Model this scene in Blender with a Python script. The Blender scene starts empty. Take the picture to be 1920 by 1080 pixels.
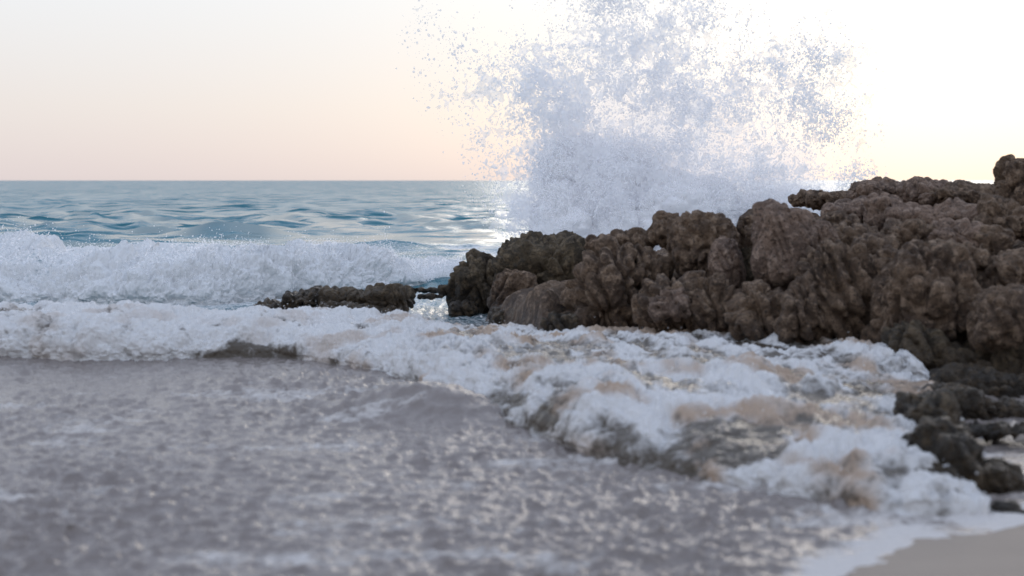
import bpy, bmesh, math, random
import numpy as np
from mathutils import Vector

R = math.radians
rng = np.random.default_rng(11)
random.seed(11)
scn = bpy.context.scene
C = scn.collection

# ---------------------------------------------------------------- camera
H_CAM, F_PX, PITCH = 1.3, 2667.0, math.atan(202 / 2667)
cam = bpy.data.cameras.new("camera")
cam.lens, cam.sensor_width = 50, 36
cam.clip_start, cam.clip_end = 0.05, 20000
cam.dof.use_dof = True
cam.dof.focus_distance = 18.0
cam.dof.aperture_fstop = 1.7
cam_ob = bpy.data.objects.new("camera", cam)
C.objects.link(cam_ob)
cam_ob.location = (0, 0, H_CAM)
cam_ob.rotation_euler = (math.pi / 2 - PITCH, 0, 0)
scn.camera = cam_ob

# ---------------------------------------------------------------- sky, sun, exposure
SUN_EL, SUN_AZ = R(9), R(17)
world = bpy.data.worlds.new("World")
scn.world = world
world.use_nodes = True
nt = world.node_tree
nt.nodes.clear()
wout = nt.nodes.new("ShaderNodeOutputWorld")
bg = nt.nodes.new("ShaderNodeBackground")
sky = nt.nodes.new("ShaderNodeTexSky")
sky.sky_type = "NISHITA"
sky.sun_disc = False
sky.sun_elevation = SUN_EL
sky.sun_rotation = SUN_AZ
sky.altitude = 0
sky.air_density = 1.0
sky.dust_density = 2.0
sky.ozone_density = 2.0
bg.inputs["Strength"].default_value = 0.0088
hsv = nt.nodes.new("ShaderNodeHueSaturation")
hsv.inputs["Saturation"].default_value = 0.92
nt.links.new(sky.outputs[0], hsv.inputs["Color"])
nt.links.new(hsv.outputs[0], bg.inputs["Color"])
# a thin even veil of high cloud over the whole dome: rosy near the horizon, pale blue overhead
tc = nt.nodes.new("ShaderNodeTexCoord")
sep = nt.nodes.new("ShaderNodeSeparateXYZ")
nt.links.new(tc.outputs["Generated"], sep.inputs[0])
ramp = nt.nodes.new("ShaderNodeValToRGB")
cr = ramp.color_ramp
cr.elements[0].position, cr.elements[0].color = 0.0, (0.475, 0.425, 0.43, 1)
cr.elements[1].position, cr.elements[1].color = 1.0, (0.44, 0.53, 0.71, 1)
for pos, col in ((0.05, (0.51, 0.48, 0.475)), (0.13, (0.54, 0.55, 0.57)), (0.4, (0.51, 0.56, 0.67))):
    el = cr.elements.new(pos); el.color = (*col, 1)
nt.links.new(sep.outputs["Z"], ramp.inputs["Fac"])
veil = nt.nodes.new("ShaderNodeBackground")
veil.inputs["Strength"].default_value = 1.0
nt.links.new(ramp.outputs[0], veil.inputs["Color"])
add = nt.nodes.new("ShaderNodeAddShader")
nt.links.new(bg.outputs[0], add.inputs[0]); nt.links.new(veil.outputs[0], add.inputs[1])
nt.links.new(add.outputs[0], wout.inputs["Surface"])

sun = bpy.data.lights.new("sun", "SUN")
sun.energy, sun.angle = 0.5, R(36)
sun.color = (1.0, 0.90, 0.78)
sun_ob = bpy.data.objects.new("sun", sun)
C.objects.link(sun_ob)
sdir = Vector((math.sin(SUN_AZ) * math.cos(SUN_EL), math.cos(SUN_AZ) * math.cos(SUN_EL), math.sin(SUN_EL)))
sun_ob.rotation_euler = (-sdir).to_track_quat("-Z", "Y").to_euler()

scn.view_settings.view_transform = "Standard"
scn.view_settings.look = "None"
scn.view_settings.exposure = 0.58
scn.view_settings.gamma = 1.0
scn.view_settings.use_curve_mapping = False
scn.render.engine = "CYCLES"
scn.cycles.use_denoising = True
scn.cycles.max_bounces = 16
scn.cycles.diffuse_bounces = 8
scn.cycles.volume_bounces = 10
scn.cycles.glossy_bounces = 3
scn.cycles.transmission_bounces = 12
scn.cycles.transparent_max_bounces = 16
scn.cycles.caustics_reflective = False
scn.cycles.caustics_refractive = False

# ---------------------------------------------------------------- pixel -> place
CP, SP = math.cos(PITCH), math.sin(PITCH)
def ray(px, py):
    cx, cy = (px - 960) / F_PX, -(py - 540) / F_PX
    return np.array([cx, CP + cy * SP, -SP + cy * CP])
def at(px, py, y):
    d = ray(px, py)
    return np.array([0, 0, H_CAM]) + d * (y / d[1])
def ground(px, py, z=0.0):
    d = ray(px, py)
    return np.array([0, 0, H_CAM]) + d * ((z - H_CAM) / d[2])

# ---------------------------------------------------------------- noise
_perm = np.random.default_rng(5).permutation(256).astype(np.int32)
_perm = np.concatenate([_perm, _perm])
_g = np.random.default_rng(6).normal(size=(256, 3)).astype(np.float32)
_g /= np.linalg.norm(_g, axis=1)[:, None]
def _perlin(p):
    i = np.floor(p).astype(np.int32)
    f = (p - i).astype(np.float32)
    u = f * f * f * (f * (f * 6 - 15) + 10)
    i &= 255
    X, Y, Z = i[:, 0], i[:, 1], i[:, 2]
    res = []
    A0, A1 = _perm[X], _perm[X + 1]
    for a, dx in ((A0, 0), (A1, 1)):
        for dy in (0, 1):
            b = _perm[(a + Y + dy) & 511] if False else _perm[((a + Y + dy) & 255)]
            for dz in (0, 1):
                h = _perm[((b + Z + dz) & 255)]
                g = _g[h]
                res.append(g[:, 0] * (f[:, 0] - dx) + g[:, 1] * (f[:, 1] - dy) + g[:, 2] * (f[:, 2] - dz))
    ux, uy, uz = u[:, 0], u[:, 1], u[:, 2]
    l = lambda a, b, t: a + (b - a) * t
    y0 = l(l(res[0], res[1], uz), l(res[2], res[3], uz), uy)
    y1 = l(l(res[4], res[5], uz), l(res[6], res[7], uz), uy)
    return l(y0, y1, ux) * 1.5
def perlin(p):
    p = np.asarray(p, np.float32)
    out = np.empty(len(p), np.float32)
    for k in range(0, len(p), 100000):
        out[k:k + 100000] = _perlin(p[k:k + 100000])
    return out
def fbm(p, o=4, gain=0.5, lac=2.03):
    p = np.asarray(p, np.float32)
    s, a = 0, 1.0
    for k in range(o):
        s = s + a * perlin(p + 17.3 * k)
        p, a = p * lac, a * gain
    return s
def billow(p, o=3, gain=0.5, lac=2.1):
    p = np.asarray(p, np.float32)
    s, a = 0, 1.0
    for k in range(o):
        s = s + a * (np.abs(perlin(p + 9.1 * k)) * 2 - 0.5)
        p, a = p * lac, a * gain
    return s
_jit = np.random.default_rng(8).uniform(0.1, 0.9, (256, 3)).astype(np.float32)
def puffs(p):
    """round-topped cauliflower heads with creases between them, about 0..1"""
    p = np.asarray(p, np.float32)
    out = np.empty(len(p), np.float32)
    for k in range(0, len(p), 60000):
        q = p[k:k + 60000]
        c = np.floor(q).astype(np.int32); f = q - c
        best = np.full(len(q), 9, np.float32)
        for dx in (-1, 0, 1):
            a = _perm[(c[:, 0] + dx) & 255]
            for dy in (-1, 0, 1):
                b = _perm[(a + c[:, 1] + dy) & 255]
                for dz in (-1, 0, 1):
                    j = _jit[_perm[(b + c[:, 2] + dz) & 255]]
                    best = np.minimum(best, (j[:, 0] + dx - f[:, 0]) ** 2 + (j[:, 1] + dy - f[:, 1]) ** 2 + (j[:, 2] + dz - f[:, 2]) ** 2)
        out[k:k + 60000] = 1 - np.minimum(best * 1.25, 1)
    return out
def sst(a, b, x):
    t = np.clip((x - a) / (b - a), 0, 1)
    return t * t * (3 - 2 * t)

# ---------------------------------------------------------------- mesh helpers
def make_mesh(name, v, f, mat, parent=None, attrs=None, smooth=True):
    me = bpy.data.meshes.new(name)
    v = np.ascontiguousarray(v, np.float32)
    f = np.ascontiguousarray(f, np.int32)
    n = f.shape[1]
    me.vertices.add(len(v)); me.vertices.foreach_set("co", v.ravel())
    me.loops.add(f.size); me.loops.foreach_set("vertex_index", f.ravel())
    me.polygons.add(len(f)); me.polygons.foreach_set("loop_start", np.arange(0, f.size, n, dtype=np.int32))
    me.polygons.foreach_set("use_smooth", np.full(len(f), smooth))
    for k, a in (attrs or {}).items():
        at_ = me.attributes.new(k, "FLOAT", "POINT")
        at_.data.foreach_set("value", np.ascontiguousarray(a, np.float32))
    me.update(calc_edges=True)
    me.materials.append(mat)
    o = bpy.data.objects.new(name, me)
    C.objects.link(o)
    if parent: o.parent = parent
    return o
def grid_faces(nr, nc):
    i = np.arange(nr * nc).reshape(nr, nc)
    return np.stack([i[:-1, :-1], i[:-1, 1:], i[1:, 1:], i[1:, :-1]], -1).reshape(-1, 4)
def tag(o, label=None, cat=None, group=None, kind=None):
    if label: o["label"] = label
    if cat: o["category"] = cat
    if group: o["group"] = group
    if kind: o["kind"] = kind
    return o
def thing(name, label, cat, loc=(0, 0, 0), group=None):
    o = bpy.data.objects.new(name, None)
    C.objects.link(o)
    o.location = loc
    o.empty_display_size = 0.1
    return tag(o, label, cat, group)
_ico = {}
def ico(s):
    if s not in _ico:
        b = bmesh.new()
        bmesh.ops.create_icosphere(b, subdivisions=s, radius=1)
        _ico[s] = (np.array([x.co[:] for x in b.verts], np.float32), np.array([[q.index for q in x.verts] for x in b.faces], np.int32))
        b.free()
    return _ico[s]
def normals_grid(P):
    du = np.gradient(P, axis=1); dv = np.gradient(P, axis=0)
    n = np.cross(du, dv)
    return n / (np.linalg.norm(n, axis=-1, keepdims=True) + 1e-9)
def catmull(ctrl, n):
    """ctrl (K, ...) -> (n, ...) smooth interpolation along axis 0"""
    K = len(ctrl)
    t = np.linspace(0, K - 1, n)
    i = np.clip(np.floor(t).astype(int), 0, K - 2)
    u = (t - i).reshape((-1,) + (1,) * (ctrl.ndim - 1))
    p0, p1, p2, p3 = ctrl[np.maximum(i - 1, 0)], ctrl[i], ctrl[i + 1], ctrl[np.minimum(i + 2, K - 1)]
    return 0.5 * (2 * p1 + (p2 - p0) * u + (2 * p0 - 5 * p1 + 4 * p2 - p3) * u ** 2 + (3 * p1 - p0 - 3 * p2 + p3) * u ** 3)

# ---------------------------------------------------------------- materials
def new_mat(name):
    m = bpy.data.materials.new(name)
    m.use_nodes = True
    t = m.node_tree
    t.nodes.clear()
    out = t.nodes.new("ShaderNodeOutputMaterial")
    return m, t, out
def N(t, typ, **kw):
    n = t.nodes.new(typ)
    for k, v in kw.items():
        if k in n.inputs: n.inputs[k].default_value = v
        else: setattr(n, k, v)
    return n
def attr(t, name):
    n = t.nodes.new("ShaderNodeAttribute"); n.attribute_name = name
    return n.outputs["Fac"]
def coords(t, scale=(1, 1, 1)):
    g = t.nodes.new("ShaderNodeTexCoord")
    mp = t.nodes.new("ShaderNodeMapping"); mp.inputs["Scale"].default_value = scale
    t.links.new(g.outputs["Object"], mp.inputs["Vector"])
    return mp.outputs[0]
def noise(t, vec, scale, detail=3, rough=0.55, dist=0.0):
    n = t.nodes.new("ShaderNodeTexNoise")
    n.inputs["Scale"].default_value = scale; n.inputs["Detail"].default_value = detail
    n.inputs["Roughness"].default_value = rough; n.inputs["Distortion"].default_value = dist
    t.links.new(vec, n.inputs["Vector"])
    return n.outputs["Fac"]
def maprange(t, v, a, b, c=0.0, d=1.0, smooth=True):
    n = t.nodes.new("ShaderNodeMapRange")
    if smooth: n.interpolation_type = "SMOOTHSTEP"
    for k, x in zip(("From Min", "From Max", "To Min", "To Max"), (a, b, c, d)):
        if isinstance(x, (int, float)): n.inputs[k].default_value = x
        else: t.links.new(x, n.inputs[k])
    t.links.new(v, n.inputs["Value"])
    return n.outputs[0]
def math_(t, op, a, b=None):
    n = t.nodes.new("ShaderNodeMath"); n.operation = op
    for i, x in enumerate((a, b)):
        if x is None: continue
        if isinstance(x, (int, float)): n.inputs[i].default_value = x
        else: t.links.new(x, n.inputs[i])
    return n.outputs[0]
def mixc(t, f, a, b):
    n = t.nodes.new("ShaderNodeMix"); n.data_type = "RGBA"
    for s, x in ((n.inputs[0], f), (n.inputs[6], a), (n.inputs[7], b)):
        if isinstance(x, (int, float)): s.default_value = x
        elif isinstance(x, tuple): s.default_value = (*x, 1)
        else: t.links.new(x, s)
    return n.outputs[2]
def bump(t, h, strength, dist, normal=None):
    n = t.nodes.new("ShaderNodeBump")
    n.inputs["Strength"].default_value = strength; n.inputs["Distance"].default_value = dist
    t.links.new(h, n.inputs["Height"])
    if normal is not None: t.links.new(normal, n.inputs["Normal"])
    return n.outputs[0]

TEAL, SILT = (0.010, 0.140, 0.190), (0.215, 0.186, 0.172)
def water_bsdf(t, silt_col=SILT):
    p = t.nodes.new("ShaderNodeBsdfPrincipled")
    silt = attr(t, "silt")
    t.links.new(mixc(t, silt, TEAL, silt_col), p.inputs["Base Color"])
    t.links.new(maprange(t, attr(t, "open_sea"), 0.3, 1, 0.15, 0.25), p.inputs["Roughness"])
    p.inputs["IOR"].default_value = 1.33
    v = coords(t, (1, 1, 1))
    a = noise(t, v, 9, 4, 0.6, 0.4)
    b = noise(t, v, 34, 3, 0.6, 0.2)
    s = math_(t, "ADD", math_(t, "MULTIPLY", a, 1.0), math_(t, "MULTIPLY", b, 0.35))
    nb = bump(t, s, 0.6, 0.025)
    far = attr(t, "choppy")
    v2 = coords(t, (0.42, 1.0, 1.0))
    # wind chop tilts the surface; the tilt is taken straight from a vector noise so that it holds out to the horizon
    nzv = t.nodes.new("ShaderNodeTexNoise"); nzv.inputs["Scale"].default_value = 1.1; nzv.inputs["Detail"].default_value = 4; nzv.inputs["Roughness"].default_value = 0.6
    t.links.new(v2, nzv.inputs["Vector"])
    sub = t.nodes.new("ShaderNodeVectorMath"); sub.operation = "SUBTRACT"; sub.inputs[1].default_value = (0.5, 0.5, 0.5)
    t.links.new(nzv.outputs["Color"], sub.inputs[0])
    fl = t.nodes.new("ShaderNodeVectorMath"); fl.operation = "MULTIPLY"; fl.inputs[1].default_value = (2.6, 4.6, 0.0)
    t.links.new(sub.outputs[0], fl.inputs[0])
    sc = t.nodes.new("ShaderNodeVectorMath"); sc.operation = "SCALE"
    t.links.new(fl.outputs[0], sc.inputs[0]); t.links.new(far, sc.inputs["Scale"])
    ad = t.nodes.new("ShaderNodeVectorMath"); ad.operation = "ADD"
    t.links.new(nb, ad.inputs[0]); t.links.new(sc.outputs[0], ad.inputs[1])
    nm = t.nodes.new("ShaderNodeVectorMath"); nm.operation = "NORMALIZE"
    t.links.new(ad.outputs[0], nm.inputs[0])
    t.links.new(nm.outputs[0], p.inputs["Normal"])
    return p.outputs[0]
def foam_bsdf(t, fine=True, white=(0.82, 0.83, 0.84), sand=True):
    d = t.nodes.new("ShaderNodeBsdfDiffuse"); tr = t.nodes.new("ShaderNodeBsdfTranslucent")
    col = mixc(t, attr(t, "sand"), white, (0.52, 0.40, 0.31)) if sand else None
    for n in (d, tr):
        if col is not None: t.links.new(col, n.inputs["Color"])
        else: n.inputs["Color"].default_value = (*white, 1)
    if fine:
        v = coords(t)
        h = math_(t, "ADD", noise(t, v, 60, 4, 0.65), math_(t, "MULTIPLY", noise(t, v, 22, 2), 1.6))
        nb = bump(t, h, 0.7, 0.02)
        t.links.new(nb, d.inputs["Normal"])
    m = t.nodes.new("ShaderNodeMixShader"); m.inputs[0].default_value = 0.12
    t.links.new(d.outputs[0], m.inputs[1]); t.links.new(tr.outputs[0], m.inputs[2])
    return m.outputs[0]

def make_sea_mat(name, lo, hi, silt_col=SILT):
    """water with foam where the foam attribute beats a lacy noise"""
    m, t, out = new_mat(name)
    w, f = water_bsdf(t, silt_col), foam_bsdf(t)
    v = coords(t)
    vo = t.nodes.new("ShaderNodeTexVoronoi"); vo.feature = "DISTANCE_TO_EDGE"
    vo.inputs["Scale"].default_value = 5.0
    wv = t.nodes.new("ShaderNodeVectorMath"); wv.operation = "ADD"
    nz = t.nodes.new("ShaderNodeTexNoise"); nz.inputs["Scale"].default_value = 4; nz.inputs["Detail"].default_value = 4
    t.links.new(v, nz.inputs["Vector"]); t.links.new(v, wv.inputs[0]); t.links.new(nz.outputs["Color"], wv.inputs[1])
    t.links.new(wv.outputs[0], vo.inputs["Vector"])
    lace = math_(t, "SUBTRACT", 0.55, vo.outputs["Distance"])
    n2 = noise(t, v, 13, 5, 0.65)
    th = math_(t, "ADD", math_(t, "MULTIPLY", lace, 0.5), math_(t, "MULTIPLY", n2, 0.85))
    fm = attr(t, "foam")
    s = math_(t, "ADD", th, math_(t, "SUBTRACT", math_(t, "MULTIPLY", fm, 1.6), 0.8))
    mask = maprange(t, s, lo, hi)
    mx = t.nodes.new("ShaderNodeMixShader")
    t.links.new(mask, mx.inputs[0]); t.links.new(w, mx.inputs[1]); t.links.new(f, mx.inputs[2])
    t.links.new(mx.outputs[0], out.inputs["Surface"])
    return m
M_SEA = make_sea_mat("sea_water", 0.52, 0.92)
M_SURF = make_sea_mat("surf_foam", 0.34, 0.86, (0.085, 0.070, 0.055))
m, t, out = new_mat("spray")
t.links.new(foam_bsdf(t, False, (0.97, 0.97, 0.98), False), out.inputs["Surface"])
t.nodes["Mix Shader"].inputs[0].default_value = 0.72
tp = t.nodes.new("ShaderNodeBsdfTransparent"); mx = t.nodes.new("ShaderNodeMixShader"); mx.inputs[0].default_value = 0.50
t.links.new(t.nodes["Mix Shader"].outputs[0], mx.inputs[1]); t.links.new(tp.outputs[0], mx.inputs[2])
t.links.new(mx.outputs[0], out.inputs["Surface"])
M_SPRAY = m
m, t, out = new_mat("spray_cloud")
t.links.new(foam_bsdf(t, True, (0.95, 0.95, 0.97), False), out.inputs["Surface"])
t.nodes["Mix Shader"].inputs[0].default_value = 0.10
M_CLOUD = m

def rock_mat(name, dark, mid, pale):
    m, t, out = new_mat(name)
    p = t.nodes.new("ShaderNodeBsdfPrincipled")
    v = coords(t)
    a = noise(t, v, 3.2, 5, 0.6, 0.3); b = noise(t, v, 14, 5, 0.65); c = noise(t, v, 40, 5, 0.7)
    col = mixc(t, maprange(t, a, 0.38, 0.62), dark, mid)
    col = mixc(t, math_(t, "MULTIPLY", maprange(t, b, 0.46, 0.66), 0.85), col, pale)
    col = mixc(t, math_(t, "MULTIPLY", maprange(t, c, 0.50, 0.66), 0.75), col, (0.03, 0.024, 0.02))
    wet = attr(t, "wet")
    col2 = t.nodes.new("ShaderNodeMix"); col2.data_type = "RGBA"; col2.blend_type = "MULTIPLY"
    t.links.new(wet, col2.inputs[0]); t.links.new(col, col2.inputs[6]); col2.inputs[7].default_value = (0.52, 0.49, 0.46, 1)
    t.links.new(col2.outputs[2], p.inputs["Base Color"])
    t.links.new(maprange(t, wet, 0, 1, 0.9, 0.38), p.inputs["Roughness"])
    h = math_(t, "ADD", math_(t, "MULTIPLY", b, 1.0), math_(t, "MULTIPLY", c, 0.6))
    t.links.new(bump(t, h, 1.0, 0.08), p.inputs["Normal"])
    t.links.new(p.outputs[0], out.inputs["Surface"])
    return m
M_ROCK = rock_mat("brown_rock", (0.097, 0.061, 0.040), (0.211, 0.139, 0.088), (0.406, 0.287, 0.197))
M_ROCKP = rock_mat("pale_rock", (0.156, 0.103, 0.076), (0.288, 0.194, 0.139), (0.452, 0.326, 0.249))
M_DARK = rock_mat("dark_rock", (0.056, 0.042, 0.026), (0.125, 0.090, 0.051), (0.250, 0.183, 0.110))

m, t, out = new_mat("sand")
p = t.nodes.new("ShaderNodeBsdfPrincipled")
v = coords(t)
t.links.new(mixc(t, noise(t, v, 400, 2), (0.135, 0.108, 0.09), (0.20, 0.162, 0.137)), p.inputs["Base Color"])
p.inputs["Roughness"].default_value = 0.55
t.links.new(bump(t, math_(t, "ADD", noise(t, v, 300, 3), math_(t, "MULTIPLY", noise(t, v, 6, 2), 4)), 0.4, 0.004), p.inputs["Normal"])
t.links.new(p.outputs[0], out.inputs["Surface"])
M_SAND = m

# ---------------------------------------------------------------- the sea
def wave_set(n, l0, l1, amp, power, spread, seed):
    r = np.random.default_rng(seed)
    lam = np.exp(np.linspace(math.log(l0), math.log(l1), n)) * r.uniform(0.9, 1.1, n)
    ang = -math.pi / 2 + r.normal(0, spread, n)        # travelling towards the beach
    a = amp * lam ** power * r.uniform(0.6, 1.4, n)
    return lam, ang, a, r.uniform(0, 2 * math.pi, n)
CHOP = wave_set(90, 0.30, 2.6, 0.0140, 0.60, 0.75, 3)
SWELL = wave_set(60, 1.6, 8.0, 0.0085, 0.55, 0.8, 12)
RIPPLE = wave_set(90, 0.03, 0.17, 0.0160, 1.0, 0.85, 4)
def sea_shape(x, y):
    dx = np.zeros_like(x); dy = np.zeros_like(x); z = np.zeros_like(x)
    row = y * y / (1.3 * 1422)
    far = sst(13, 24, y)
    calm = 1 - 0.55 * sst(19, 23, y) * (1 - sst(34, 44, y))
    gust = 0.75 + 0.5 * perlin(np.stack([x * 0.12, y * 0.05, 0 * x], -1))
    for lam, ang, a, ph in zip(*CHOP):
        w = far * gust * (calm if lam < 2.5 else 1) * (0.12 + 0.88 * sst(0.35, 1.4, lam / row))
        k = 2 * math.pi / lam
        th = k * (x * math.cos(ang) + y * math.sin(ang)) + ph
        z += a * w * np.cos(th)
        dx -= 0.75 * a * w * math.cos(ang) * np.sin(th); dy -= 0.75 * a * w * math.sin(ang) * np.sin(th)
    for lam, ang, a, ph in zip(*SWELL):
        w = (0.25 * sst(17, 22, y) + 0.75 * sst(26, 48, y)) * gust * (0.25 + 0.75 * sst(0.4, 1.5, lam / row))
        k = 2 * math.pi / lam
        th = k * (x * math.cos(ang) + y * math.sin(ang)) + ph
        z += a * w * np.cos(th)
        dx -= 0.8 * a * w * math.cos(ang) * np.sin(th); dy -= 0.8 * a * w * math.sin(ang) * np.sin(th)
    near = (1 - sst(13, 20, y)) * (0.7 + 0.6 * perlin(np.stack([x * 0.7, y * 0.5, 5 + 0 * x], -1)))
    for lam, ang, a, ph in zip(*RIPPLE):
        w = near
        k = 2 * math.pi / lam
        th = k * (x * math.cos(ang) + y * math.sin(ang)) + ph
        z += a * w * np.cos(th)
        dx -= 0.6 * a * w * math.cos(ang) * np.sin(th); dy -= 0.6 * a * w * math.sin(ang) * np.sin(th)
    def hump(px, py, z0, hgt, wx, wy, rot=0.0):
        g = ground(px, py, z0)
        u, v_ = x - g[0], y - g[1]
        u, v_ = u * math.cos(rot) + v_ * math.sin(rot), -u * math.sin(rot) + v_ * math.cos(rot)
        return hgt * np.exp(-(u / wx) ** 2 - (v_ / wy) ** 2)
    z += hump(440, 432, 0.1, 0.34, 1.1, 0.7) + hump(740, 455, 0.1, 0.20, 0.9, 0.45) + hump(130, 445, 0.1, 0.16, 1.6, 0.6)
    z += hump(800, 760, 0.04, 0.17, 0.50, 0.28, -0.45) + hump(560, 720, 0.02, 0.05, 0.7, 0.25, -0.15)
    # the water runs up thin on the beach
    return dx, dy, z
def shore_d(x, y):
    """metres inland of the waterline in the near right corner (negative at sea)"""
    a, b, c_ = ground(1590, 1095)[:2], ground(1745, 1003)[:2], ground(1905, 984)[:2]
    t_ = np.linspace(-3, 4, 60)
    A = (b - a) / np.linalg.norm(b - a); B = (c_ - b) / np.linalg.norm(c_ - b)
    pts = np.array([b + (A * q * 1.0 if q < 0 else B * q * 1.0) for q in t_])
    pts = np.stack([np.convolve(np.pad(pts[:, k], 3, mode="edge"), np.ones(7) / 7, "valid") for k in (0, 1)], -1)
    d = np.full(x.shape, 1e9)
    sgn = np.ones(x.shape)
    for p0, p1 in zip(pts[:-1], pts[1:]):
        e = p1 - p0; L = np.dot(e, e)
        q = np.clip(((x - p0[0]) * e[0] + (y - p0[1]) * e[1]) / L, 0, 1)
        vx, vy = x - p0[0] - q * e[0], y - p0[1] - q * e[1]
        dd = vx * vx + vy * vy
        cr = e[0] * vy - e[1] * vx
        sgn = np.where(dd < d, np.where(cr < 0, 1.0, -1.0), sgn)
        d = np.minimum(d, dd)
    return np.sqrt(d) * sgn

yy = np.concatenate([np.linspace(1000, 30, 500), np.linspace(28.5, 1.2, 34), [0.7, 0.4]])
rowD = H_CAM * F_PX / yy
uu = np.concatenate([np.linspace(-1.6, -0.42, 30)[:-1], np.linspace(-0.42, 0.42, 760), np.linspace(0.42, 1.6, 30)[1:]])
X = rowD[:, None] * uu[None, :]; Y = np.repeat(rowD[:, None], len(uu), 1)
x, y = X.ravel(), Y.ravel()
dx, dy, z = sea_shape(x, y)
sd = np.full(x.shape, -9.0); nearm = y < 9
sd[nearm] = shore_d(x[nearm], y[nearm])
damp = 1 - 0.85 * sst(-0.5, 0.0, sd)
dx, dy, z = dx * damp, dy * damp, z * damp
P3 = np.stack([x, y, 0 * x], -1)
silt = 1 - sst(11.5, 15.5, y + 0.8 * perlin(P3 * 0.5))
foam = np.zeros_like(x)
nz1 = fbm(P3 * np.array([0.55, 0.4, 1]), 4)
foam += sst(11.3, 12.2, y) * (1 - sst(15.5, 19.0, y)) * (0.52 + 0.20 * nz1)          # froth between the two breakers
foam += sst(17.5, 19.5, y) * (1 - sst(26, 38, y)) * (0.46 + 0.40 * fbm(P3 * np.array([0.22, 0.42, 1]) + 12, 4))          # foam streaks behind the far breaker, plus pale sky reflections painted as foam
foam = np.maximum(foam, (0.80 + 0.2 * nz1) * np.exp(-((x - 2.2) / 3.4) ** 4) * np.exp(-((y - 22) / 8.5) ** 4))  # white water under the burst
foam = np.maximum(foam, (0.74 + 0.3 * fbm(P3 * 2.2, 3)) * sst(-0.42, -0.12, sd + 0.08 * perlin(P3 * 3)))      # wash on the sand
near_right = sst(-1.5, 1.2, x - 0.1 * (y - 6)) * (1 - sst(6.8, 8.5, y))
foam = np.maximum(foam, (1 - sst(9, 11, y)) * np.clip(0.35 + 0.34 * fbm(P3 * np.array([1.1, 2.4, 1]) + 33, 4), 0, .56))
foam = np.maximum(foam, near_right * (0.34 + 0.16 * fbm(P3 * np.array([1.2, 2.4, 1]), 3)))
V = np.stack([x + dx, y + dy, z], -1)
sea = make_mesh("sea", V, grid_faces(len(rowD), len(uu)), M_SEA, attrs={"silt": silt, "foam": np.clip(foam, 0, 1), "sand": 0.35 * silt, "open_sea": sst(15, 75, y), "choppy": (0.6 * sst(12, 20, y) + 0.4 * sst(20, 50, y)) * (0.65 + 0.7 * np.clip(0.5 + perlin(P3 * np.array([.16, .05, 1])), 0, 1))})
tag(sea, kind="structure")

# ---------------------------------------------------------------- the beach
gx = np.concatenate([np.linspace(-60, -3, 20)[:-1], np.linspace(-3, 6, 150), np.linspace(6, 60, 20)[1:]])
gy = np.concatenate([np.linspace(-60, 0, 20)[:-1], np.linspace(0, 10, 160), np.linspace(10, 30, 20)[1:]])
GX, GY = np.meshgrid(gx, gy)
x, y = GX.ravel(), GY.ravel()
d = shore_d(x, y)
z = np.where(d > 0, 0.09 * d - 0.002 * np.clip(d, 0, 20) ** 2, 0.07 * d)
z = np.clip(z, -1.2, 0.9)
z = np.maximum(z, -0.1 + 0.17 * np.exp(-((x - 3.05) / 0.62) ** 4 - ((y - 7.0) / 0.5) ** 4))
z += 0.008 * fbm(np.stack([x * 1.5, y * 1.5, 0 * x], -1), 3)
beach = make_mesh("beach_sand", np.stack([x, y, z], -1), grid_faces(len(gy), len(gx)), M_SAND)
tag(beach, kind="structure")

# ---------------------------------------------------------------- rocks
def rock_lump(name, c, r, mat, parent, sub=6, tilt=0.0, sq=2.6, flute=0.022, rough=1.0, wet_lo=0.12, wet_hi=0.42):
    v, f = ico(sub)
    c = np.array(c); r = np.array(r)
    n = v / (np.sum(np.abs(v) ** sq, 1) ** (1 / sq))[:, None]
    ca, sa = math.cos(tilt), math.sin(tilt)
    q = n * r
    q = np.stack([q[:, 0] * ca - q[:, 2] * sa, q[:, 1], q[:, 0] * sa + q[:, 2] * ca], -1)
    nn = v / r
    nn = np.stack([nn[:, 0] * ca - nn[:, 2] * sa, nn[:, 1], nn[:, 0] * sa + nn[:, 2] * ca], -1)
    nn /= np.linalg.norm(nn, axis=1)[:, None]
    p = q + c
    s = min(1.0, (r[0] * r[2]) ** 0.5 / 0.3)
    wp = p + 0.04 * np.stack([perlin(p * 4 + 3), perlin(p * 4 + 31), perlin(p * 4 + 57)], -1)
    dsp = 0.085 * s * fbm(wp * 2.6 / max(s, .5), 2)
    g = perlin(wp * np.array([4.2, 4.2, 2.0]))
    dsp -= 0.065 * s * rough * np.maximum(0, 1 - np.abs(g) * 5.0) ** 2               # cracks between swellings
    if flute:
        fl = perlin(wp * np.array([9, 6, 1.3]) + np.array([0, 0, 0]) + np.stack([p[:, 2] * 4.0, 0 * p[:, 2], 0 * p[:, 2]], -1))
        dsp -= 1.6 * flute * np.maximum(0, 1 - np.abs(fl) * 2.4) ** 1.5
    dsp -= 0.030 * s * rough * sst(0.25, 0.55, perlin(wp * 9 + 40))                    # weathered pits
    dsp -= 0.018 * rough * sst(0.2, 0.45, perlin(wp * 19 + 70))
    dsp += 0.012 * rough * fbm(p * 12, 4, 0.6)
    p = p + nn * dsp[:, None]
    wet = 1 - sst(wet_lo, wet_hi, p[:, 2] + 0.12 * perlin(p * 2.5))
    o = make_mesh(name, p - np.array(parent.location), f, mat, parent, {"wet": wet})
    return o
def px_lump(name, px, py, rx, ry, D, parent, mat=None, depth=None, **kw):
    c = at(px, py, D); k = D / F_PX
    r = np.array([rx * k, (depth * k if depth else 0.5 * (rx + ry) * k), ry * k])
    return rock_lump(name, c + np.array([0, 0.6 * r[1], 0]), r, mat or M_ROCK, parent, **kw)

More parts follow.
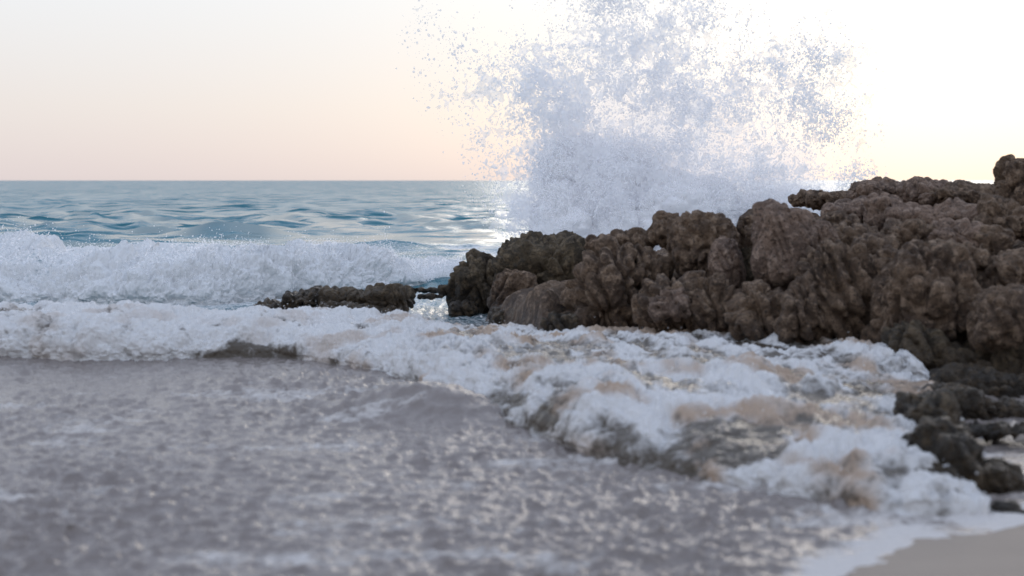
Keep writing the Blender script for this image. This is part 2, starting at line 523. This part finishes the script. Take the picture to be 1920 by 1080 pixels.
head = thing("rock_headland", "big brown headland of rounded weathered boulders on the right, running out into the surf", "rock", tuple(ground(1500, 660)))
# (px, py, half width, half height, distance, material, options)
L = [
 # far end, out in the surf
 (1022, 522, 98, 78, 13.6, M_DARK, dict(sq=4.0, depth=120, rough=1.2)),
 (905, 540, 58, 66, 13.9, M_DARK, dict(rough=1.3, tilt=-0.25)),
 (962, 556, 48, 52, 13.2, M_ROCK, dict(sub=6)),
 (1010, 600, 90, 40, 12.6, M_DARK, dict(tilt=0.1, rough=1.3)),
 (868, 585, 30, 22, 13.6, M_DARK, dict(sub=5)),
 # fluted slope
 (1120, 475, 28, 34, 12.4, M_ROCK, dict(sub=5)),
 (1140, 570, 78, 120, 11.3, M_ROCK, dict(flute=0.07, tilt=-0.35, depth=110)),
 (1060, 630, 55, 45, 11.2, M_DARK, dict(flute=0.05, tilt=-0.3)),
 (1182, 462, 52, 30, 12.0, M_ROCK, dict()),
 (1205, 530, 60, 75, 11.4, M_ROCK, dict(flute=0.05, tilt=-0.2)),
 (1250, 430, 32, 36, 11.8, M_ROCK, dict(sub=5, tilt=-0.4)),
 (1328, 462, 68, 72, 11.2, M_ROCK, dict(sq=2.4)),
 (1265, 585, 78, 70, 10.7, M_ROCK, dict(flute=0.04)),
 (1260, 575, 45, 35, 10.4, M_ROCKP, dict(sub=5)),
 (1340, 585, 62, 66, 10.5, M_ROCK, dict(flute=0.05)),
 (1368, 500, 34, 62, 10.9, M_ROCKP, dict(sq=2.4, rough=0.6)),
 (1425, 440, 40, 44, 11.3, M_ROCK, dict()),
 (1415, 520, 40, 60, 11.2, M_DARK, dict()),
 (1480, 465, 66, 88, 10.6, M_ROCKP, dict(sq=2.8, rough=0.55)),
 (1535, 470, 44, 55, 10.7, M_ROCKP, dict(rough=0.7)),
 (1432, 595, 58, 68, 10.1, M_ROCK, dict(flute=0.06, tilt=-0.25)),
 (1585, 565, 92, 110, 9.9, M_ROCK, dict(flute=0.075, tilt=-0.22, sq=3.0, depth=90)),
 (1505, 590, 40, 72, 9.8, M_ROCK, dict(flute=0.06, tilt=-0.3)),
 # the tops, running back
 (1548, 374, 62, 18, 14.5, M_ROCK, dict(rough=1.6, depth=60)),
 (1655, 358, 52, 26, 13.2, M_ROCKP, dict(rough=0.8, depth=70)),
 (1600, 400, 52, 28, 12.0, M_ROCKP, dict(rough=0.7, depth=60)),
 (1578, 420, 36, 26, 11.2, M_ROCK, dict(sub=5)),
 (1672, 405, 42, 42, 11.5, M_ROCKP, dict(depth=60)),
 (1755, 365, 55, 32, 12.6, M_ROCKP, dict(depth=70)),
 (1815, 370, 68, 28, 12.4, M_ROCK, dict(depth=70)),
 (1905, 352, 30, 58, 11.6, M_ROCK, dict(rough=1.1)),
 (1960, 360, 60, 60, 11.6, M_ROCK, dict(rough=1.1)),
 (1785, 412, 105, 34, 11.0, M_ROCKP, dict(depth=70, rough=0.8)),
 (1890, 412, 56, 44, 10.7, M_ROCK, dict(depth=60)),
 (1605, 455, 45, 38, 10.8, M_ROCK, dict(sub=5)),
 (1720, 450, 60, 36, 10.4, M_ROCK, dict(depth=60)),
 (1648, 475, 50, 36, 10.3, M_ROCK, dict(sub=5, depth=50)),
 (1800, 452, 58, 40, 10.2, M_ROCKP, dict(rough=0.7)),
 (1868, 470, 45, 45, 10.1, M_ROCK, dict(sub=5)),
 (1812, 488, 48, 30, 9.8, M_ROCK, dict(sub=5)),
 # the great bulge on the right
 (1762, 575, 108, 118, 9.4, M_ROCK, dict(rough=1.2, depth=110)),
 (1695, 520, 46, 60, 9.7, M_ROCK, dict(flute=0.04)),
 (1672, 640, 40, 90, 9.5, M_ROCK, dict(flute=0.06, tilt=-0.12)),
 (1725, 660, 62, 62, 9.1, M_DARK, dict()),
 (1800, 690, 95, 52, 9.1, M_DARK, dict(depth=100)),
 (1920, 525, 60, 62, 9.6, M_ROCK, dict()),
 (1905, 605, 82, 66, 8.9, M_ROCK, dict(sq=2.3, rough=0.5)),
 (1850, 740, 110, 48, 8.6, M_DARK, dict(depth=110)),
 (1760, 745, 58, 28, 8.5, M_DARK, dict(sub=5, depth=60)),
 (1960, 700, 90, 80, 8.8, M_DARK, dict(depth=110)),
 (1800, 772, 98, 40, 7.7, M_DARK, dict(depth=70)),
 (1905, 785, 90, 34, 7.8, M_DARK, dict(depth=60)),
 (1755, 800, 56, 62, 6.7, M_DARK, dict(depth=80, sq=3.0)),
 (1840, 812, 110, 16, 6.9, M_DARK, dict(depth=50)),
]
for (px, py, rx, ry, D, mt, kw) in L:
    px_lump("boulder", px, py, rx, ry, D, head, mt, **kw)
# body of the headland under the boulders
fl = np.array([ground(1000, 640, .1)[:2] + [0.1, .7], [0.55, 11.6], [1.2, 11.3], [1.9, 10.9], [2.6, 10.4], [2.95, 9.7], [3.3, 9.2], [4.5, 8.9], [7.5, 8.6]])
bx = np.linspace(-0.4, 7.5, 160); by = np.linspace(8.4, 18, 170)
BX, BY = np.meshgrid(bx, by)
fy = np.interp(BX, fl[:, 0], fl[:, 1]) + (BX < fl[0, 0]) * (fl[0, 0] - BX) * 3
dd = BY - fy
top = np.interp(BX, [-.4, .6, 1.3, 2.2, 3.0, 4.5, 7.5], [.40, .55, .70, .82, .86, .95, 1.2]) + 0.07 * np.clip(BY - 10.5, 0, 3) * sst(1.6, 3, BX)
back = 15.2 + 0.0 * BX
top = top - 0.16
hz = -0.3 + (top + 0.3) * sst(-0.05, 0.5, dd) * (1 - sst(0.0, 1.2, BY - back + 2.5 * (1 - sst(-.2, 2.2, BX))))
pb = np.stack([BX.ravel(), BY.ravel(), hz.ravel()], -1)
pb[:, 2] += 0.10 * fbm(pb * 2.2, 4) * (pb[:, 2] > -0.25) - 0.08 * np.maximum(0, 1 - np.abs(perlin(pb * 4.5)) * 3) ** 2
make_mesh("bedrock", pb - np.array(head.location), grid_faces(170, 160), M_ROCK, head, {"wet": 1 - sst(.1, .4, pb[:, 2])})

reef = thing("low_rock", "low dark algae-covered rock awash between the two breakers, left of the headland", "rock", tuple(ground(610, 590)))
for (px, py, rx, ry, D, mt, kw) in [
    (640, 562, 48, 22, 13.4, M_DARK, dict(rough=1.0, depth=50)), (725, 562, 55, 27, 13.3, M_DARK, dict(rough=0.9, depth=55)),
    (575, 564, 50, 22, 13.5, M_DARK, dict(rough=1.4, depth=50, wet_lo=0.3, wet_hi=0.6)), (510, 580, 45, 14, 13.5, M_DARK, dict(rough=1.5, depth=40, wet_lo=0.3, wet_hi=0.6, sub=5)),
    (460, 590, 36, 8, 13.5, M_DARK, dict(rough=1.2, depth=30, wet_lo=0.3, wet_hi=0.6, sub=5)), (680, 590, 85, 22, 13.1, M_DARK, dict(rough=1.0, depth=50, wet_lo=0.3, wet_hi=0.6)),
    (790, 545, 42, 7, 14.2, M_DARK, dict(rough=0.8, depth=16, sub=5))]:
    px_lump("boulder", px, py, rx, ry, D, reef, mt, **kw)
def lone(label, px, py, rx, ry, D, mat, group=None, **kw):
    th_ = thing("rock", label, "rock", tuple(at(px, py + ry, D)), group)
    px_lump("stone", px, py, rx, ry, D, th_, mat, **kw)
    return th_
lone("small dark stone lying in the still bright pool between the low rock and the headland", 806, 557, 24, 8, 13.9, M_DARK, sub=5, rough=0.5, depth=10)
lone("wet black stone at the tip of the headland, edging the bright pool", 842, 545, 22, 12, 14.0, M_DARK, sub=5, rough=0.7, depth=14)
fr = thing("rock", "nearest dark wet rock, wedge-shaped, standing in the wash above the sand", "rock", tuple(ground(1790, 900)))
for a in [(1782, 880, 84, 70, 5.95, 0.35), (1862, 905, 90, 42, 5.9, -0.40), (1752, 850, 56, 66, 6.05, 0.2), (1760, 905, 60, 36, 5.8, 0.0)]:
    px_lump("stone", *a[:5], fr, M_DARK, tilt=a[5], flute=0.012, rough=1.0, sq=2.2, wet_lo=0.5, wet_hi=0.9)
lone("low dark rock sliver at the right edge, washed by foam just above the sand", 1915, 962, 62, 16, 5.5, M_DARK, tilt=-0.15, rough=0.6, depth=30, wet_lo=0.5, wet_hi=0.9)

# ---------------------------------------------------------------- drops as real little bodies
def drops_group(mat, sub):
    ng = bpy.data.node_groups.new("drops", "GeometryNodeTree")
    ng.interface.new_socket("Geometry", in_out="INPUT", socket_type="NodeSocketGeometry")
    ng.interface.new_socket("Geometry", in_out="OUTPUT", socket_type="NodeSocketGeometry")
    n, l = ng.nodes, ng.links
    i, o = n.new("NodeGroupInput"), n.new("NodeGroupOutput")
    ip = n.new("GeometryNodeInstanceOnPoints"); s = n.new("GeometryNodeMeshIcoSphere")
    s.inputs["Radius"].default_value = 1; s.inputs["Subdivisions"].default_value = sub
    sm = n.new("GeometryNodeSetMaterial"); sm.inputs["Material"].default_value = mat
    ss = n.new("GeometryNodeSetShadeSmooth")
    a, b = n.new("GeometryNodeInputNamedAttribute"), n.new("GeometryNodeInputNamedAttribute")
    a.data_type = b.data_type = "FLOAT_VECTOR"
    a.inputs["Name"].default_value = "size"; b.inputs["Name"].default_value = "turn"
    l.new(i.outputs[0], ip.inputs["Points"]); l.new(s.outputs["Mesh"], ss.inputs["Geometry"]); l.new(ss.outputs[0], sm.inputs["Geometry"])
    l.new(sm.outputs[0], ip.inputs["Instance"])
    l.new(a.outputs["Attribute"], ip.inputs["Scale"]); l.new(b.outputs["Attribute"], ip.inputs["Rotation"])
    l.new(ip.outputs[0], o.inputs[0])
    return ng
NG_DROPS = drops_group(M_SPRAY, 2)
def drops(name, pts, rad, parent, stretch=0.9, label=None):
    me = bpy.data.meshes.new(name)
    me.vertices.add(len(pts)); me.vertices.foreach_set("co", np.ascontiguousarray(pts - np.array(parent.location), np.float32).ravel())
    st = 1 + stretch * rng.random((len(pts), 1)) ** 2 * np.array([[1.0, 0.2, 0.2]]) * 1.0
    sz = rad[:, None] * st * rng.uniform(0.7, 1.15, (len(pts), 3))
    for k, a in (("size", sz), ("turn", rng.uniform(0, 6.283, (len(pts), 3)))):
        q = me.attributes.new(k, "FLOAT_VECTOR", "POINT"); q.data.foreach_set("vector", np.ascontiguousarray(a, np.float32).ravel())
    o = bpy.data.objects.new(name, me); C.objects.link(o)
    o.parent = parent
    md = o.modifiers.new("drops", "NODES"); md.node_group = NG_DROPS
    tag(o, label, kind="stuff")
    return o

# ---------------------------------------------------------------- breakers
def breaker(name, st, ns, nt_, amps, parent, cover_fn, sand_fn, mat=M_SURF):
    """st: stations of (foot x, foot y, crest offset, crest height, back offset, back height)"""
    rows = []
    for (fx, fy_, off, h, bo, bh, *sl) in st:
        sl = sl[0] if sl else 0.0
        pr = [(-.10, -.10), (0, 0), (.06 * off, .42 * h), (.34 * off, .88 * h), (off, h), (off + .3 * (bo - off), .80 * h + .2 * bh),
              (off + .7 * (bo - off), .3 * h + .7 * bh), (bo, bh), (bo + .5, -.12)]
        rows.append([(fx + sl * a, fy_ + a, b) for a, b in pr])
    P = catmull(np.array(rows, float), ns)                   # (ns, 9, 3)
    P = catmull(np.swapaxes(P, 0, 1), nt_)                   # (nt, ns, 3)
    s = np.repeat(np.linspace(0, len(st) - 1, ns)[None, :], nt_, 0).ravel()
    tt = np.repeat(np.linspace(0, 8, nt_)[:, None], ns, 1).ravel()
    n = normals_grid(P).reshape(-1, 3)
    if n[:, 2].mean() < 0: n = -n
    p = P.reshape(-1, 3)
    wp = p + 0.10 * np.stack([perlin(p * 2.6 + 3), perlin(p * 2.6 + 31), perlin(p * 2.6 + 57)], -1)
    cov = cover_fn(p, s, tt)
    e = sst(0.2, 1.2, tt) * (1 - 0.6 * sst(6.5, 8, tt))
    lump = fbm(wp * 1.5 + 7, 2)
    dsp = amps[0] * lump + amps[1] * (puffs(wp * 4.5) - .4) + amps[2] * (puffs(wp * 11 + 20) - .4) + amps[3] * (puffs(p * 27 + 40) - .4) + amps[3] * .6 * fbm(p * 40, 2)
    full = 0.35 + 0.65 * sst(0.30, 0.65, cov)
    dsp = dsp * full
    q = p + n * (dsp * e)[:, None]
    sand = np.clip(sand_fn(q, s, tt), 0, 1)
    silt_ = 1 - sst(13.0, 16.5, q[:, 1])
    o = make_mesh(name, q - np.array(parent.location), grid_faces(nt_, ns), mat, parent, {"foam": np.clip(cov, 0, 1), "sand": sand, "silt": silt_})
    return q.reshape(nt_, ns, 3), n.reshape(nt_, ns, 3), cov.reshape(nt_, ns)
def spray_from(q, n, cov, count, t_lo, t_hi, rise, r0, r1, parent, name="spray"):
    nt_, ns = q.shape[:2]
    i = (np.clip(rng.normal((t_lo + t_hi) / 2, (t_hi - t_lo) / 2, count) / 8, 0, .99) * nt_).astype(int); j = rng.integers(0, ns, count)
    ok = (cov[i, j] > 0.45) & (perlin(np.stack([q[i, j, 0] * 2.1, 0 * i, 0 * i + 3.3], -1)) * 1.4 + rng.random(count) > 0.75)
    i, j = i[ok], j[ok]
    h = rng.exponential(rise, len(i)) * (0.5 + np.clip(perlin(np.stack([q[i, j, 0] * 3.3, 0 * i, 0 * i + 8], -1)) * 2, 0, 2))
    pts = q[i, j] + n[i, j] * 0.01 + np.stack([rng.normal(0, .03, len(i)), rng.normal(-.02, .05, len(i)), h], -1)
    rad = r0 + (r1 - r0) * rng.random(len(i)) ** 3
    return drops(name, pts, rad, parent)

def g2(px, py, z=0.0): return tuple(ground(px, py, z)[:2])
# near breaker
bn = thing("breaking_wave", "nearer broken wave, a low white roller with brown sandy patches tumbling against the headland", "wave", tuple(ground(560, 660)))
FOOT = [(-420, 668), (-200, 668), (0, 670), (180, 676), (330, 674), (480, 670), (590, 676), (700, 694), (790, 722), (890, 772), (1000, 810), (1150, 862), (1330, 900), (1530, 935), (1680, 960), (1760, 962), (1850, 960)]
CR = [(.7, .26, 2.6, .06)] * 2 + [(.75, .26, 2.6, .06), (.75, .25, 2.6, .06), (.8, .23, 2.6, .06), (.8, .19, 2.7, .05), (.9, .13, 2.8, .03), (1.2, .11, 3.0, .03), (1.5, .14, 3.3, .03, .02),
      (1.5, .18, 3.8, .04, .06), (1.5, .20, 4.1, .04, .10), (1.6, .21, 4.5, .08, .16), (1.8, .20, 4.5, .12, .22), (1.8, .16, 4.2, .12, .26), (1.6, .10, 3.8, .09, .28), (1.0, .03, 2.6, .04, .30), (1.0, -.08, 2.0, -.08, .30)]
st = [(*g2(*f), *c_) for f, c_ in zip(FOOT, CR)]
def cov_near(p, s, tt):
    nz = fbm(p * np.array([1.6, 1.6, 2.0]), 3)
    c_ = 0.60 + 0.10 * (1 - sst(6.5, 8.5, s)) + 0.26 * nz + 0.28 * fbm(p * np.array([4.5, 3.5, 5.0]) + 60, 3)
    edge = tt + 1.1 * perlin(np.stack([p[:, 0] * 1.7, 0 * s, 0 * s + 4.4], -1)) + 0.5 * perlin(np.stack([p[:, 0] * 6, p[:, 2] * 6, 0 * s], -1))
    bare = sst(3.7, 4.6, s) * (1 - sst(5.6, 6.4, s)) * (1 - sst(1.3, 2.1, edge))
    c_ -= 0.44 * bare
    fl = fbm(np.stack([(p[:, 0] + 0.5 * p[:, 1]) * 3.4, p[:, 1] * 1.3, p[:, 2] * 2], -1), 3)
    face = np.exp(-((s - 11.3) / 1.9) ** 4)
    c_ += (0.14 + 0.25 * face) * fl
    c_ -= 0.15 * np.exp(-((s - 11.3) / 1.9) ** 4) * (1 - sst(1.7, 3.3, tt + 0.9 * nz))     # dark streaked face before the right-hand foam
    c_ -= 0.30 * sst(8.5, 10, s) * np.exp(-((tt - 5.5 + nz) / 1.0) ** 2) * sst(-.1, .3, nz)
    return c_
def sand_near(p, s, tt):
    nz = fbm(p * 2.0 + 11, 3)
    return (0.10 + 0.85 * sst(-0.02, 0.55, nz)) * (0.35 + 0.65 * sst(5, 9, s)) + 0.08
qn, nn_, cn = breaker("foam", st, 1150, 250, (0.07, 0.085, 0.045, 0.020), bn, cov_near, sand_near)
spray_from(qn, nn_, cn, 16000, 2.2, 5.0, 0.03, 0.0015, 0.005, bn)

# far breaker
bf = thing("breaking_wave", "farther breaking wave, a high ragged crest of bluish white foam left of the low rock", "wave", tuple(ground(300, 560)))
FOOT = [(-460, 566), (-200, 566), (0, 566), (160, 572), (300, 574), (420, 570), (540, 556), (660, 546), (760, 535), (860, 528)]
CR = [(1.4, .44, 5.0, .02), (1.4, .44, 5.0, .02), (1.4, .46, 5.0, .02), (1.4, .40, 4.8, .02), (1.3, .42, 4.6, .02), (1.3, .44, 4.4, .02), (1.4, .40, 4.2, .02), (1.5, .42, 4.0, .02), (1.2, .22, 3.6, .02), (1.0, .08, 3.0, .0)]
st = [(*g2(*f), *c_) for f, c_ in zip(FOOT, CR)]
def cov_far(p, s, tt):
    nz = fbm(p * np.array([1.2, 1.2, 2.0]) + 4, 3)
    return 0.78 + 0.20 * nz - 0.5 * sst(5.6, 7.6, tt + nz) - 0.25 * (1 - sst(0.8, 2.0, tt)) * sst(-.1, .3, nz)
st2 = catmull(np.array(st, float), 40)
ns_ = perlin(np.stack([st2[:, 0] * 0.9, 0 * st2[:, 0] + 3.7, 0 * st2[:, 0]], -1)) + 0.5 * perlin(np.stack([st2[:, 0] * 2.3, 0 * st2[:, 0] + 8.7, 0 * st2[:, 0]], -1))
st2[:, 3] *= np.clip(0.95 + 0.50 * ns_, 0.6, 1.12)
st2[:, 1] += 0.25 * perlin(np.stack([st2[:, 0] * 0.8, 0 * st2[:, 0] + 1.7, 0 * st2[:, 0]], -1))
st = [tuple(a) for a in st2]
qf, nf, cf = breaker("foam", st, 800, 170, (0.17, 0.12, 0.065, 0.028), bf, cov_far, lambda p, s, tt: 0 * s)
spray_from(qf, nf, cf, 30000, 2.6, 4.6, 0.06, 0.003, 0.008, bf)

# ---------------------------------------------------------------- the burst of spray over the headland
SD = 20.0
burst = thing("wave_splash", "tall white burst of spray thrown up behind the rock headland", "splash", tuple(ground(1150, 520)))
def env(px, py):
    lobes = [(1055, 330, 85, 130, 1.1), (1150, 340, 120, 120, 1.1), (1010, 180, 60, 80, .78), (1060, 210, 95, 120, .85), (1130, 120, 110, 110, .72), (1150, 20, 130, 70, .58),
             (1270, 40, 80, 70, .6), (1250, 170, 130, 100, .72), (1340, 230, 130, 90, .72), (1300, 290, 110, 80, .75), (1430, 300, 110, 70, .6), (1440, 125, 70, 50, .62), (1535, 100, 65, 55, .58), (1560, 170, 55, 70, .55), (1470, 180, 110, 60, .55), (1370, 170, 80, 60, .5),
             (1400, 260, 120, 80, .55), (1530, 230, 80, 60, .5), (990, 300, 40, 60, .6), (975, 395, 45, 55, .8), (1020, 410, 40, 40, .8), (1590, 335, 50, 30, .5), (1330, 340, 170, 70, .65), (1450, 360, 130, 40, .6), (980, 100, 50, 40, .4),
             (955, 180, 70, 95, .40), (945, 290, 60, 90, .42), (920, 190, 50, 60, .28), (850, 120, 70, 75, .16), (800, 60, 40, 40, .14), (860, 200, 60, 40, .16), (930, 260, 40, 40, .15), (1330, 120, 60, 70, .4), (1400, 60, 60, 40, .2), (1180, -60, 150, 60, .6)]
    e = np.zeros(len(px))
    for (a, b, c_, d_, w) in lobes:
        e = np.maximum(e, w * np.exp(-(((px - a) / c_) ** 2 + ((py - b) / d_) ** 2) ** 1.4))
    return e
kx = SD / F_PX
def spx(px, py, yoff):
    q = np.stack([(px - 960) * kx, SD + yoff, H_CAM - (py - 338) * kx], -1)
    return q
def burst_points(n0, seed):
    r = np.random.default_rng(seed)
    px, py = r.uniform(740, 1680, n0), r.uniform(-130, 460, n0)
    e = env(px, py)
    q = spx(px, py, 0 * px)
    yo = 0.45 * perlin(q * 0.9 + 70) + r.normal(0, 1, n0) * (0.07 + 0.33 * sst(0.6, 1.05, e))
    q = spx(px, py, yo)
    wq = q + 0.22 * np.stack([perlin(q * 1.7), perlin(q * 1.7 + 20), perlin(q * 1.7 + 50)], -1) + 0.06 * np.stack([perlin(q * 6), perlin(q * 6 + 20), perlin(q * 6 + 50)], -1)
    return px, py, e, q, wq, r
px, py, e, q, wq, r = burst_points(6500000, 21)
jx, jz = wq[:, 0] - 1.3, wq[:, 2] + 0.1
jr = np.hypot(jx, jz) + 1e-3
jets = perlin(np.stack([np.arctan2(jx, jz) * 7.0, jr * 0.9, wq[:, 1] * 1.5], -1))        # strands thrown outwards from the impact
web = np.maximum(np.maximum(1 - np.abs(perlin(wq * 2.2)) * 4.5, 0.8 - np.abs(perlin(wq * 4.6 + 9)) * 3.4), 0.9 - np.abs(jets) * 4.5)
web = np.clip(web, 0, 1) ** 1.5
clump = sst(-0.35, 0.45, fbm(q * 1.3 + 3, 3))
core = sst(0.62, 1.0, e)
prob = e * (0.03 + 0.97 * np.maximum(web, 0.10 * core)) * (0.2 + 0.8 * clump) * (0.35 + 0.65 * e)
keep = r.random(len(e)) < np.clip(prob, 0, 1) * 0.20
pts = q[keep]; ek = e[keep]
rad = 0.0045 + 0.012 * r.random(len(pts)) ** 5 + 0.003 * sst(.5, 1, ek)
drops("spray", pts, rad, burst)
print("SPRAY", len(pts))
# thin torn films of water: lacy sheets with real holes, breaking up outwards
gxp, gyp = np.meshgrid(np.arange(745, 1680, 1.5), np.arange(-120, 455, 1.5))
fidx = grid_faces(*gxp.shape)
for k, (yo_, sd_, cut) in enumerate([(-0.75, 17, 0.05), (-0.40, 0, 0.0), (0.05, 41, 0.04), (0.35, 83, 0.02)]):
    px, py = gxp.ravel(), gyp.ravel()
    e = env(px, py)
    q = spx(px, py, 0 * px)
    q[:, 1] += yo_ + 0.40 * perlin(q * 0.9 + 70 + sd_) + 0.10 * perlin(q * 3.1 + sd_)
    wq = q + 0.20 * np.stack([perlin(q * 1.7 + sd_), perlin(q * 1.7 + 20), perlin(q * 1.7 + 50 + sd_)], -1) + 0.09 * np.stack([perlin(q * 5 + sd_), perlin(q * 5 + 20), perlin(q * 5 + 50)], -1)
    jx, jz = wq[:, 0] - 1.3, wq[:, 2] + 0.1
    jets = perlin(np.stack([np.arctan2(jx, jz) * 8.0 + sd_, np.hypot(jx, jz) * 0.9, wq[:, 1]], -1))
    lace = np.maximum(np.maximum(1 - np.abs(perlin(wq * 2.4 + sd_)) * 2.6, 0.95 - np.abs(perlin(wq * 5.2 + 9 + sd_)) * 2.2), 0.95 - np.abs(jets) * 3.0)
    lace += 0.22 * fbm(wq * 9 + sd_, 3) + 0.30 * fbm(q * 1.3 + 3 + sd_, 2)
    keepv = lace > 1.12 - 0.42 * e + cut + 0.08 * sst(0.8, 1.0, e) * (k < 2)
    keepv &= e > 0.06
    kf = keepv[fidx].sum(1) >= 3
    q[:, 1] += 0.03 * perlin(q * 14) - 0.12 * puffs(q * 4.0 + sd_) - 0.05 * puffs(q * 9.0 + sd_)
    ff = fidx[kf]
    used, inv = np.unique(ff, return_inverse=True)
    tag(make_mesh("water_film", q[used] - np.array(burst.location), inv.reshape(-1, 4), M_SPRAY, burst), kind="stuff")
px, py, e, q, wq, r = burst_points(120000, 22)
w1 = np.clip(1 - np.abs(perlin(wq * 2.2)) * 6, 0, 1)
kp = r.random(len(e)) < 0.32 * np.clip(e, 0, .7) * w1
drops("water_strands", q[kp], 0.006 + 0.010 * rng.random(kp.sum()) ** 2, burst, stretch=2.5)
for (a, b, c_, d_, yo_) in [(1075, 415, 60, 70, 0), (1150, 380, 80, 85, .2), (1230, 400, 80, 65, .1), (1115, 320, 42, 50, .3), (1185, 325, 48, 45, .4), (1265, 375, 48, 42, .3), (1320, 405, 80, 50, .3), (1420, 405, 90, 40, .5), (1520, 400, 80, 34, .5), (1065, 330, 36, 50, .2)]:
    v, f = ico(6)
    r_ = np.array([c_ * kx, .5 * (c_ + d_) * kx, d_ * kx]); c0 = spx(np.array([a]), np.array([b]), np.array([yo_]))[0]
    p = v * r_ + c0
    wp = p + 0.15 * np.stack([perlin(p * 1.8), perlin(p * 1.8 + 20), perlin(p * 1.8 + 50)], -1)
    dsp = 0.16 * fbm(wp * 1.4, 2) + 0.22 * (puffs(wp * 2.4) - .4) + 0.11 * (puffs(wp * 5.5) - .4) + 0.045 * (puffs(wp * 13) - .4)
    make_mesh("foam_cloud", p + v * dsp[:, None] - np.array(burst.location), f, M_CLOUD, burst)
# fine mist hanging in the burst
m, t, out = new_mat("mist")
pv = t.nodes.new("ShaderNodeVolumePrincipled")
pv.inputs["Color"].default_value = (0.99, 0.99, 0.995, 1)
pv.inputs["Anisotropy"].default_value = 0.6
v = coords(t)
ln = t.nodes.new("ShaderNodeVectorMath"); ln.operation = "LENGTH"; t.links.new(v, ln.inputs[0])
nz = noise(t, v, 2.2, 5, 0.6, 0.5)
rr = math_(t, "ADD", ln.outputs["Value"], math_(t, "MULTIPLY", math_(t, "SUBTRACT", nz, 0.5), 1.6))
den = math_(t, "MULTIPLY", maprange(t, rr, 0.95, 0.25), maprange(t, ln.outputs["Value"], 1.0, 0.8))
oi = t.nodes.new("ShaderNodeObjectInfo")
t.links.new(math_(t, "MULTIPLY", den, math_(t, "MULTIPLY", oi.outputs["Alpha"], 4.0)), pv.inputs["Density"])
t.links.new(pv.outputs[0], out.inputs["Volume"])
vm, fm_ = ico(4)
for (a, b, c_, d_, dep, dn) in [(1160, 290, 210, 210, 0.9, 0.25), (1110, 380, 180, 120, 0.9, 0.55), (1360, 290, 300, 190, 1.0, 0.28), (1190, 120, 230, 190, .8, .16), (1490, 160, 150, 110, .6, .10), (1500, 390, 240, 70, 0.9, 0.5)]:
    o = make_mesh("mist", vm, fm_, m, burst)
    c0 = spx(np.array([a]), np.array([b]), np.array([0.15]))[0]
    o.location = Vector(c0) - burst.location
    o.scale = (c_ * kx, dep, d_ * kx)
    o.color = (1, 1, 1, dn)
    tag(o, kind="stuff")
